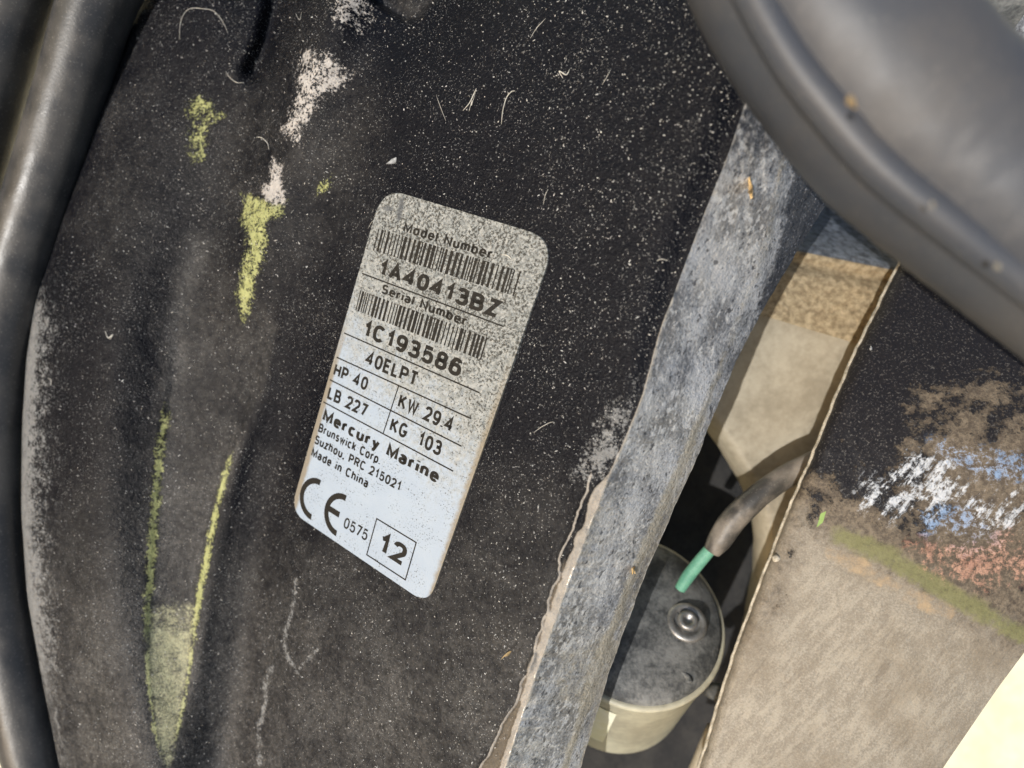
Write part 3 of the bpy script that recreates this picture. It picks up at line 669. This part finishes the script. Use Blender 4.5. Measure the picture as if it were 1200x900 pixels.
# ------------------------------------------------------------------ bracket on the right
SL = tab([(1124, 150), (1062, 295), (1032, 355), (1000, 420), (976, 477), (955, 530), (928, 592), (905, 650), (882, 710), (860, 770), (820, 900), (795, 980)])
SR = tab([(1560, 250), (1330, 590), (1200, 765), (1168, 808), (1105, 900), (1060, 970)])
def zstrut(u, v, s):
    z = -.005 + .018 * s - .030 * sm(-v, -560, -120) * 1.0 - .010 * s ** 3
    z = z - .004 * (1 - np.sqrt(np.clip(1 - np.clip(1 - s / .05, 0, 1) ** 2, 0, 1)))
    return z + .0008 * (fbm(u / 50, v / 50, 101) - .5) + .0003 * (fbm(u / 10, v / 10, 103) - .5)
nS = 260; vS_ = np.linspace(120, 1050, 420); sS = np.linspace(0, 1, nS)
uS = SL(vS_)[:, None] + (2.5 * (fbm(vS_ / 12, vS_ * 0, 111) - .5))[:, None] * (1 - sS[None]) + (SR(vS_) - SL(vS_))[:, None] * sS[None]; vS = np.repeat(vS_[:, None], nS, 1)
zS = zstrut(uS, vS, sS[None])
# paint boundary runs down to the right
bd = vS - (595 + .60 * (uS - 945)); bd2 = vS - (478 + .25 * (uS - 960))
black = np.clip(.5 - bd / 130, 0, 1) * np.clip(1.12 - .75 * sm(bd2, -150, 210), 0, 1) * (1 - .55 * poly_mask(uS, vS, [(1060, 440), (1260, 420), (1260, 720), (1130, 650), (1060, 540)], 60))
black = np.maximum(black, .42 * np.exp(-((uS - SL(vS) - 26) / 22) ** 2) * (1 - sm(vS, 640, 800)))
brown = np.clip(.66 - bd / 130, 0, 1)
brown = np.maximum(brown, .55 * np.exp(-((uS - SL(vS) - 20) / 30) ** 2) * (1 - sm(vS, 700, 860)))
ol = seg_dist(uS, vS, [(985, 628), (1040, 652), (1090, 682), (1150, 718), (1215, 752), (1300, 800)])
olive = .8 * np.clip(.5 + (13 - ol) / 18, 0, 1)
peach = .45 * np.clip(.5 + (11 - seg_dist(uS, vS, [(975, 650), (1010, 664), (1060, 696), (1110, 716)])) / 8, 0, 1)
whi = .42 * poly_mask(uS, vS, [(1000, 590), (1020, 555), (1060, 530), (1120, 545), (1150, 580), (1190, 575), (1230, 620), (1150, 620), (1130, 600), (1090, 605), (1040, 610)], 36) + .22 * poly_mask(uS, vS, [(1070, 540), (1125, 540), (1112, 575), (1080, 580)], 16)
blue = .42 * np.maximum(poly_mask(uS, vS, [(1090, 515), (1190, 530), (1240, 560), (1160, 565), (1100, 535)], 26), poly_mask(uS, vS, [(1080, 600), (1140, 590), (1180, 640), (1130, 650), (1085, 630)], 30))
salm = .44 * poly_mask(uS, vS, [(1060, 635), (1130, 625), (1200, 620), (1240, 670), (1150, 690), (1090, 672)], 30)
green = poly_mask(uS, vS, [(962, 602), (968, 599), (964, 612), (957, 618)], 4)
strut = thing('clamp_bracket', 'wide bracket on the right, black above, tan below, with blue and salmon paint scuffs', 'bracket')
VS = PT(uS, vS, zS)
link('bracket_face', grid_mesh('bracket_face', VS, dict(black=black, brown=brown, olive=olive, peach=peach, white=whi, blue=blue, salmon=salm, green=green)), M_STRUT, strut)
W = []
for du, dz in ((0, 0), (-1.5, .0002), (-3.2, -.0001), (-4.0, -.0008), (-3.8, -.0020), (-1, -.006), (8, -.012), (26, -.03)): W.append(PT(uS[:, 0] + du, vS_, zS[:, 0] + dz))
o = link('left_rim', grid_mesh('left_rim', np.stack(W, 1), flip=True), M_EDGE, strut); o['label'] = 'thin pale rim along the left side'
b0 = VS[:, -1]; W = [b0 + np.array([.0003 * k, -.0002 * k, -.003 * k]) for k in range(8)]
link('right_rim', grid_mesh('right_rim', np.stack(W, 1)), M_CAP, strut)
bm = bmesh.new(); bmesh.ops.create_icosphere(bm, subdivisions=3, radius=.0012)
for v in bm.verts: v.co *= 1 + .3 * (float(vnoise(v.co.x * 1500 + 9, v.co.y * 1500 + v.co.z * 900, 5)) - .5)
bmesh.ops.translate(bm, verts=bm.verts, vec=P1(910, 654, -.0055)); me = bpy.data.meshes.new('paint_lump'); bm.to_mesh(me); bm.free()
link('paint_lump', me, M_EDGE, strut)

# ------------------------------------------------------------------ what shows through the gap
blk = thing('swivel_block', 'tan grainy block with a smooth stained beige side, seen deep in the gap', 'metal block')
SM = lambda u: 370 + (u - 895) * .30         # seam between grainy and smooth
uu, vv2 = np.meshgrid(np.linspace(800, 1180, 150), np.linspace(0, 1, 120))
top = 120 + (uu - 895) * .3; seam = SM(uu); ve = top + (seam - top) * vv2
bend = 303 + (uu - 935) * .20
zz = -.045 - .030 * (1 - sm(ve, bend - 70, bend)) - .0035 * np.exp(-((ve - bend - 4) / 9) ** 2) + .0006 * (fbm(uu / 8, ve / 8, 121) - .5)
VB = PT(uu, ve, zz); kb = 0
def band(name, t0, t1, m):
    fr_ = t0[None] + (t1 - t0)[None] * np.linspace(0, 1, 80)[:, None]; u_ = np.repeat(uu[:1], 80, 0)
    b_ = 303 + (u_ - 935) * .20
    z_ = -.045 - .030 * (1 - sm(fr_, b_ - 70, b_)) - .0035 * np.exp(-((fr_ - b_ - 4) / 9) ** 2) + .0008 * (fbm(u_ / 7, fr_ / 7, 121) - .5)
    return link(name, grid_mesh(name, PT(u_, fr_, z_)), m, blk)
band('shaded_band', top[0], bend[0] - 9, M_PEB); band('grainy_band', bend[0] - 9, seam[0], M_TAN)  # upper part of the tan block has its shade painted grey-blue
TL = tab([(770, 380), (790, 450), (820, 490), (846, 530), (872, 575), (884, 625), (878, 690), (862, 760), (840, 850)])
ve = np.repeat(np.linspace(340, 900, 160)[:, None], 120, 1); tl = TL(ve) + 5 * (fbm(ve / 30, ve * 0, 133) - .5); uu = tl + (np.clip(SR(ve) - 70, 900, 1130) - tl) * np.linspace(0, 1, 120)[None] ** 1.6
k_ = ve > SM(uu) - 4; ve = np.where(k_, ve, SM(uu) - 4)
sd_ = np.clip(1 - (uu - tl) / 26, 0, 1)
zz = -.0465 - .012 * (ve - 380) / 420 + .001 * (fbm(uu / 60, ve / 60, 131) - .5) - .022 * (1 - np.sqrt(np.clip(1 - sd_ ** 2, 0, 1)))
link('smooth_panel', grid_mesh('smooth_panel', PT(uu, ve, zz)), M_BEIGE, blk)
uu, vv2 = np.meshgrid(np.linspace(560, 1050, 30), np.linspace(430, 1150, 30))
rec = link('recess_wall', grid_mesh('recess_wall', PT(uu, vv2, -.128 + .006 * fbm(uu / 60, vv2 / 60, 141))), M_DARK); tag(rec, 'dark shadowed wall at the back of the gap behind the canister', 'recess wall')  # near-black sheet; the gap's deep shade is put into its colour
# canister
can = thing('filter_canister', 'round cream canister with a sooty grey domed cap, low in the gap', 'canister')
cc = P1(745, 722, -.043); ax = Vector((.02, .68, .73)).normalized(); rad = .0305
link('can_wall', lathe_mesh('can_wall', [(rad * .86, -.064), (rad * .955, -.061), (rad, -.058), (rad, -.003), (rad * 1.02, -.0022), (rad * 1.03, -.0008), (rad * 1.015, .0005), (rad * .985, .0004)], cc, ax), M_CAN, can)
link('cap', lathe_mesh('cap', [(rad * .985, -.004), (rad * .975, .0012), (rad * .93, .0026), (rad * .7, .0052), (rad * .4, .0066), (.0001, .0072)], cc, ax), M_CAP, can)
link('bottom_stub', lathe_mesh('bottom_stub', [(rad * .7, -.078), (rad * .74, -.068), (rad * .80, -.064)], cc, ax), M_CAN, can)
def on_cap(u, v, h=0.005):
    a, b = ray(u, v); r = Vector((float(a), float(b), -1)); C = Vector((0, 0, D)); q = cc + ax * h; t = (q - C).dot(ax) / r.dot(ax); return C + r * t
pb = on_cap(804, 731)
bolt = link('washer', lathe_mesh('washer', [(.0052, -.001), (.0066, .0002), (.0070, .0012), (.0066, .0020), (.0048, .0023), (.0044, .0014), (.0036, .0013)], pb, ax, 40), M_STEEL, can)
link('bolt_head', lathe_mesh('bolt_head', [(.0034, .0005), (.0034, .0032), (.0028, .0037), (.0017, .0036), (.0014, .0024), (.0001, .0022)], pb, ax, 32), M_STEEL, bolt)
pc = on_cap(802, 800, .002); x_ = ax.orthogonal().normalized()
pts = [on_cap(u, v, .0032) for u, v in ((790, 786), (798, 788), (806, 794), (808, 800))]
link('cap_rib', tube_mesh('cap_rib', pts, .0011, 10, 4), M_CAP, can)
link('grommet', lathe_mesh('grommet', [(.0040, -.001), (.0040, .0006), (.0034, .0014), (.0023, .0015), (.0021, .0004)], on_cap(794, 694, .0035), ax, 28), M_CAP, can)
# sticker on the can wall: curved patch
e1 = ax.cross(Vector((0, 0, 1))).normalized()
def wall_pt(phi, h, off=.0002):
    dn = (Vector((0, 0, 1)) - ax * ax.z).normalized(); sd = ax.cross(dn).normalized()
    return cc + ax * h + (dn * math.cos(phi) + sd * math.sin(phi)) * (rad + off)
def wall_patch(name, p0, p1, h0, h1, m, off, parent):
    G = np.array([[list(wall_pt(p0 + (p1 - p0) * i / 14, h0 + (h1 - h0) * j / 6, off)) for i in range(15)] for j in range(7)])
    return link(name, grid_mesh(name, G), m, parent)
st = wall_patch('sticker', -1.25, -.27, -.046, -.010, M_STICK, .0002, can)
wall_patch('yellow_mark', -.66, -.50, -.0150, -.0110, M_YEL, .0004, st)
for k in range(4): wall_patch('print_line', -.86, -.46, -.0290 - .0026 * k, -.0282 - .0026 * k, M_INK, .0004, st)

# cable sheath with the wire in it
sh = thing('cable', 'worn black cable sheath over the canister with a teal wire at its end', 'cable')
cp = [(1010, 520, -.028), (968, 538, -.028), (925, 556, -.028), (890, 580, -.028), (862, 606, -.029), (845, 630, -.030), (834, 646, -.031)]
link('sheath', tube_mesh('sheath', [P1(*p) for p in cp], [.0048, .0044, .0038, .0039, .0042, .0040, .0028], 28, 8, wob=.07), M_SHEATH, sh)
wp = [(846, 628, -.031), (832, 644, -.032), (820, 658, -.033), (806, 676, -.035), (797, 690, -.0365)]
link('wire', tube_mesh('wire', [P1(*p) for p in wp], [.0020, .0021, .0022, .0022, .0019], 20, 6), M_WIRE, sh)
# small fittings in the shade beside the canister
kn = link('round_fitting', lathe_mesh('round_fitting', [(.0001, .004), (.0022, .0036), (.0034, .002), (.0036, -.001), (.0030, -.012)], P1(843, 812, -.070), Vector((.1, .3, .9)), 24), M_CAP); tag(kn, 'small rounded grey fitting in the dark just right of the canister', 'fitting')
rd = link('short_rod', tube_mesh('short_rod', [P1(836, 852, -.075), P1(822, 885, -.075), P1(805, 925, -.078)], .0026, 16, 4), M_BEIGE); tag(rd, 'short pale rod in the dark at the foot of the canister', 'rod')
cl = thing('thin_bracket', 'thin bent grey metal strip in the shade by the bottom of the right bracket', 'metal strip')
gu2, gv2 = np.meshgrid(np.linspace(0, 1, 8), np.linspace(0, 1, 30)); ua = 868 - 44 * gv2 + gu2 * 10; va = 842 + 90 * gv2 + gu2 * 6
me = grid_mesh('strip', PT(ua, va, -.055 + .004 * gu2 - .01 * gv2)); so = link('strip', me, M_STEEL, cl); md = so.modifiers.new('thick', 'SOLIDIFY'); md.thickness = .0009

# ------------------------------------------------------------------ hoses in front
def hose(name, label, cat, spec, m, part='hose_wall', seg=72, sub=16, wob=.012, group=None):
    pts, rr = [], []
    for (u, v, z, rpx) in spec: pts.append(P1(u, v, z)); rr.append(rpx * (D - z) / FPX)
    o = link(name, tube_mesh(name, pts, rr, seg, sub, wob=wob), m); tag(o, label, cat, group); return o
th = thing('thick_hose', 'thick dusty grey-black hose crossing the top right corner, out of focus in front', 'hose')
o = hose('hose_wall', '', '', [(868, -250, .072, 112), (888, -140, .074, 114), (941, -20, .076, 117), (1043, 118, .078, 119), (1117, 186, .079, 119), (1200, 252, .080, 119), (1316, 344, .080, 118), (1486, 474, .08, 118)], M_HOSE)
o.parent = th; del o['label']; del o['category']
link('moulding_seam', tube_mesh('moulding_seam', [P1(*p) for p in ((800, -210, .0835), (830, -120, .0838), (878, -15, .0842), (926, 70, .0850), (975, 134, .0860), (1030, 195, .0865), (1105, 257, .087), (1200, 330, .087), (1330, 430, .087))], [.0030] * 9, 32, 14), M_HOSE, th)
hose('black_hose', 'black rubber hose curving down the left side against the housing', 'hose',
     [(196, -200, -.030, 45.8), (156, -90, -.034, 42.2), (116, 0, -.038, 37.8), (85, 100, -.043, 35.2), (55, 200, -.048, 34.3), (24, 300, -.053, 34.3), (3, 400, -.056, 34.3), (-5, 500, -.058, 34.3), (-5, 600, -.058, 33.4), (3, 700, -.058, 32.6), (22, 800, -.058, 31.7), (45, 900, -.058, 30.8), (78, 1010, -.058, 30.8)], M_HOSE2, group='hoses on the left')
hose('black_hose.001', 'second black rubber hose in the top left corner, left of the one touching the housing', 'hose',
     [(85, -200, -.034, 49.3), (48, -90, -.038, 44.0), (14, 0, -.042, 40.5), (-12, 90, -.046, 38.7), (-38, 190, -.050, 37.8), (-62, 300, -.055, 37.0), (-90, 420, -.058, 35.2), (-110, 560, -.058, 35.2)], M_HOSE2, group='hoses on the left')
# clump of dust and chips stuck on the thick hose
def flake(name, u, v, z, pts, h, m, label, cat, group=None, nrm=Vector((0, 0, 1))):
    bm = bmesh.new(); c = P1(u, v, z); px = (D - z) / FPX
    e = Vector((1, 0, 0)); e = (e - nrm * e.x).normalized(); f = nrm.cross(e)
    top = [bm.verts.new(c + e * (x * px) - f * (y * px) + nrm * (h * (.6 + .8 * random.random()))) for x, y in pts]
    bot = [bm.verts.new(c + e * (x * px) - f * (y * px) + nrm * (h * .1)) for x, y in pts]
    ct = bm.verts.new(sum((t.co for t in top), Vector()) / len(top) + nrm * h * .7); n_ = len(pts)
    for i in range(n_):
        j = (i + 1) % n_; bm.faces.new((top[i], top[j], ct)); bm.faces.new((bot[i], bot[j], top[j], top[i]))
    bm.faces.new(bot[::-1]); bmesh.ops.recalc_face_normals(bm, faces=bm.faces)
    me = bpy.data.meshes.new(name); bm.to_mesh(me); bm.free()
    o = link(name, me, m, None, smooth=False); tag(o, label, cat, group); return o
flake('seed_husk', 996, 121, .0985, [(-14, 2), (-8, -6), (2, -9), (12, -5), (15, 4), (8, 2), (0, 3), (-6, 7)], .0006, M_HUSK, 'curled brown seed husk stuck on the thick hose, out of focus', 'seed husk')
flake('paint_chip', 1092, 240, .0985, [(-8, 1), (-3, -5), (5, -4), (9, 2), (3, 6), (-4, 5)], .0004, M_EDGE, 'small pale chip halfway along the thick hose', 'chip')
flake('paint_chip', 1167, 312, .0955, [(-13, 2), (-6, -5), (6, -5), (13, 1), (7, 6), (-5, 6)], .0005, M_EDGE, 'larger pale chip near the right end of the thick hose', 'chip')
zb = lambda u, v: float(zbody(np.array(float(u)), np.array(float(v))))
FN = Vector((.35, .1, .9)).normalized()
flake('seed_husk', 877, 220, zb(877, 220) + .0016, [(-12, 14), (-4, 7), (0, -2), (2, -20), (5, -8), (13, -6), (5, 1), (6, 14), (1, 10)], .0007, M_HUSK, 'forked golden seed husk on the worn edge below the thick hose', 'seed husk', None, Vector((.5, .2, .85)).normalized())
flake('seed_husk', 967, 213, zb(965, 213) + .0006, [(-2, 6), (2, -5), (5, -5), (2, 5)], .0005, M_HUSK, 'tiny reddish husk at the right side of the worn edge, against the thick hose', 'seed husk', None, FN)
flake('seed_husk', 595, 766, zb(595, 766) + .0006, [(-8, 9), (-3, 0), (3, -6), (9, -6), (4, 0), (2, 4), (-3, 3)], .0006, M_HUSK, 'small yellow husk on the black face near the bottom', 'seed husk', None, EN)
flake('seed_husk', 742, 668, zb(742, 668) + .0006, [(-5, -4), (-1, -2), (4, -5), (2, 1), (5, 6), (0, 3), (-4, 5)], .0005, M_HUSK, 'pale star shaped husk on the worn edge left of the teal wire', 'seed husk', None, FN)
flake('paint_chip', 462, 188, zb(462, 188) + .0004, [(-9, 12), (-4, 4), (-3, -1), (4, -8), (12, -14), (18, -12), (14, -4), (4, 2), (0, 8)], .0004, M_GRIT, 'torn grey scrap on the black face just above the plate', 'scrap', None, EN)
flake('paint_chip', 1020, 408, .006, [(-4, 1), (0, -4), (4, -1), (2, 3), (-2, 4)], .0005, M_GRIT, 'small white chip on the black part of the right bracket', 'chip')
# loose fibres on the housing
FB = [([(550, 131), (554, 118), (553, 124), (558, 108)], .00010, 'short straight pale fibre right above the plate, between two others'),
      ([(543, 130), (551, 121), (556, 110), (559, 104)], .00016, 'thick curved white fibre above the plate, middle one of three'),
      ([(588, 146), (590, 130), (594, 115), (600, 108), (604, 107)], .00014, 'long hooked white fibre above the plate, rightmost of three'),
      ([(512, 113), (517, 126), (523, 142)], .00008, 'faint straight fibre above the plate, leftmost of three'),
      ([(622, 45), (630, 33), (640, 22)], .00010, 'pale curled fibre near the top edge of the black face'),
      ([(637, 240), (640, 228), (643, 222)], .00009, 'short fibre just right of the top right corner of the plate'),
      ([(626, 507), (634, 501), (643, 496), (649, 494)], .00010, 'straight pale fibre right of the plate on the black face'),
      ([(211, 47), (213, 25), (222, 11), (240, 11), (252, 14), (263, 28), (268, 40)], .00010, 'large looping hair near the top left of the housing'),
      ([(301, 161), (308, 162), (314, 168), (316, 176)], .00016, 'hooked white fibre beside the whitish patch'),
      ([(265, 84), (270, 91), (278, 97), (287, 97)], .00012, 'curved pale fibre below the dark groove'),
      ([(347, 16), (352, 24), (354, 14)], .00010, 'small v shaped fibre right of the dark groove'),
      ([(124, 388), (128, 396), (133, 392), (130, 398)], .00022, 'tiny curled white crumb on the left swelling'),
      ([(57, 443), (61, 446), (60, 452)], .00016, 'tiny white crumb near the left side of the housing'),
      ([(345, 246), (342, 250)], .00015, 'tiny white splinter beside the yellow patch'),
      ([(432, 268), (437, 260), (444, 256), (449, 258)], .00008, 'fine curved hair at the left side of the plate'),
      ([(706, 100), (712, 90), (716, 82)], .00008, 'fine straight hair on the black face near the thick hose'),
      ([(770, 306), (775, 304), (782, 305)], .00016, 'small pale crumb beside the crest of the housing'),
      ([(660, 92), (656, 84), (664, 88), (668, 82)], .00018, 'tiny brown tuft on the black face above right of the plate')]
for pts, r_, lab in FB:
    P_ = [on_body(u, v, .00022 + .0001 * (i % 2)) for i, (u, v) in enumerate(pts)]
    o = link('fibre', tube_mesh('fibre', P_, [r_ * .35] + [r_ * .8] * (len(P_) - 2) + [r_ * .3], 6, 5), M_FIB); tag(o, lab, 'fibre', 'loose fibres on the housing')
o = link('fibre', tube_mesh('fibre', [LP(47.6, -8.6, HT + .1), LP(49.2, -8.4, HT + .25), LP(50.6, -9.0, HT + .1)], .00016, 6, 5), M_FIB); tag(o, 'short white fibre lying on the upper bar code', 'fibre', 'loose fibres on the housing')
# small part of another bracket in the far top right corner
cb = thing('corner_bracket', 'edge of a black fitting with chipped white paint in the far top right corner', 'bracket')
uu, ww = np.meshgrid(np.linspace(0, 1, 40), np.linspace(0, 1, 40))
ua = 1120 + 160 * uu; va = -60 + 260 * ww - 0 * uu; left = 1212 - 42 * ((va - 0) / 60)
ua = left + (1330 - left) * uu
link('chipped_edge', grid_mesh('chipped_edge', PT(ua, va, .0 - .01 * uu + .0006 * (fbm(ua / 5, va / 5, 151) - .5))), M_FL, cb)
uu2 = left - 120 * (1 - uu)
link('dark_face', grid_mesh('dark_face', PT(uu2, va, -.001 - .02 * (1 - uu))), M_CAP, cb)

# ------------------------------------------------------------------ origins at the things, and the whole frame stood up in the world
bpy.context.view_layer.update()
for o in [o for o in bpy.data.objects if o.parent is None and o.type in ('MESH', 'EMPTY')]:
    ms = [c for c in [o] + list(o.children_recursive) if c.type == 'MESH']
    if not ms: continue
    lo = np.full(3, 1e9); hi = -lo
    for c in ms:
        a = np.empty(len(c.data.vertices) * 3, np.float32); c.data.vertices.foreach_get('co', a); a = a.reshape(-1, 3)
        lo = np.minimum(lo, a.min(0)); hi = np.maximum(hi, a.max(0))
    c0 = Vector(((lo[0] + hi[0]) / 2, (lo[1] + hi[1]) / 2, float(lo[2])))
    for c in ms:
        a = np.empty(len(c.data.vertices) * 3, np.float32); c.data.vertices.foreach_get('co', a)
        a = (a.reshape(-1, 3) - np.array(c0, np.float32)).reshape(-1); c.data.vertices.foreach_set('co', a); c.data.update()
    o.matrix_world = FR @ Matrix.Translation(c0)
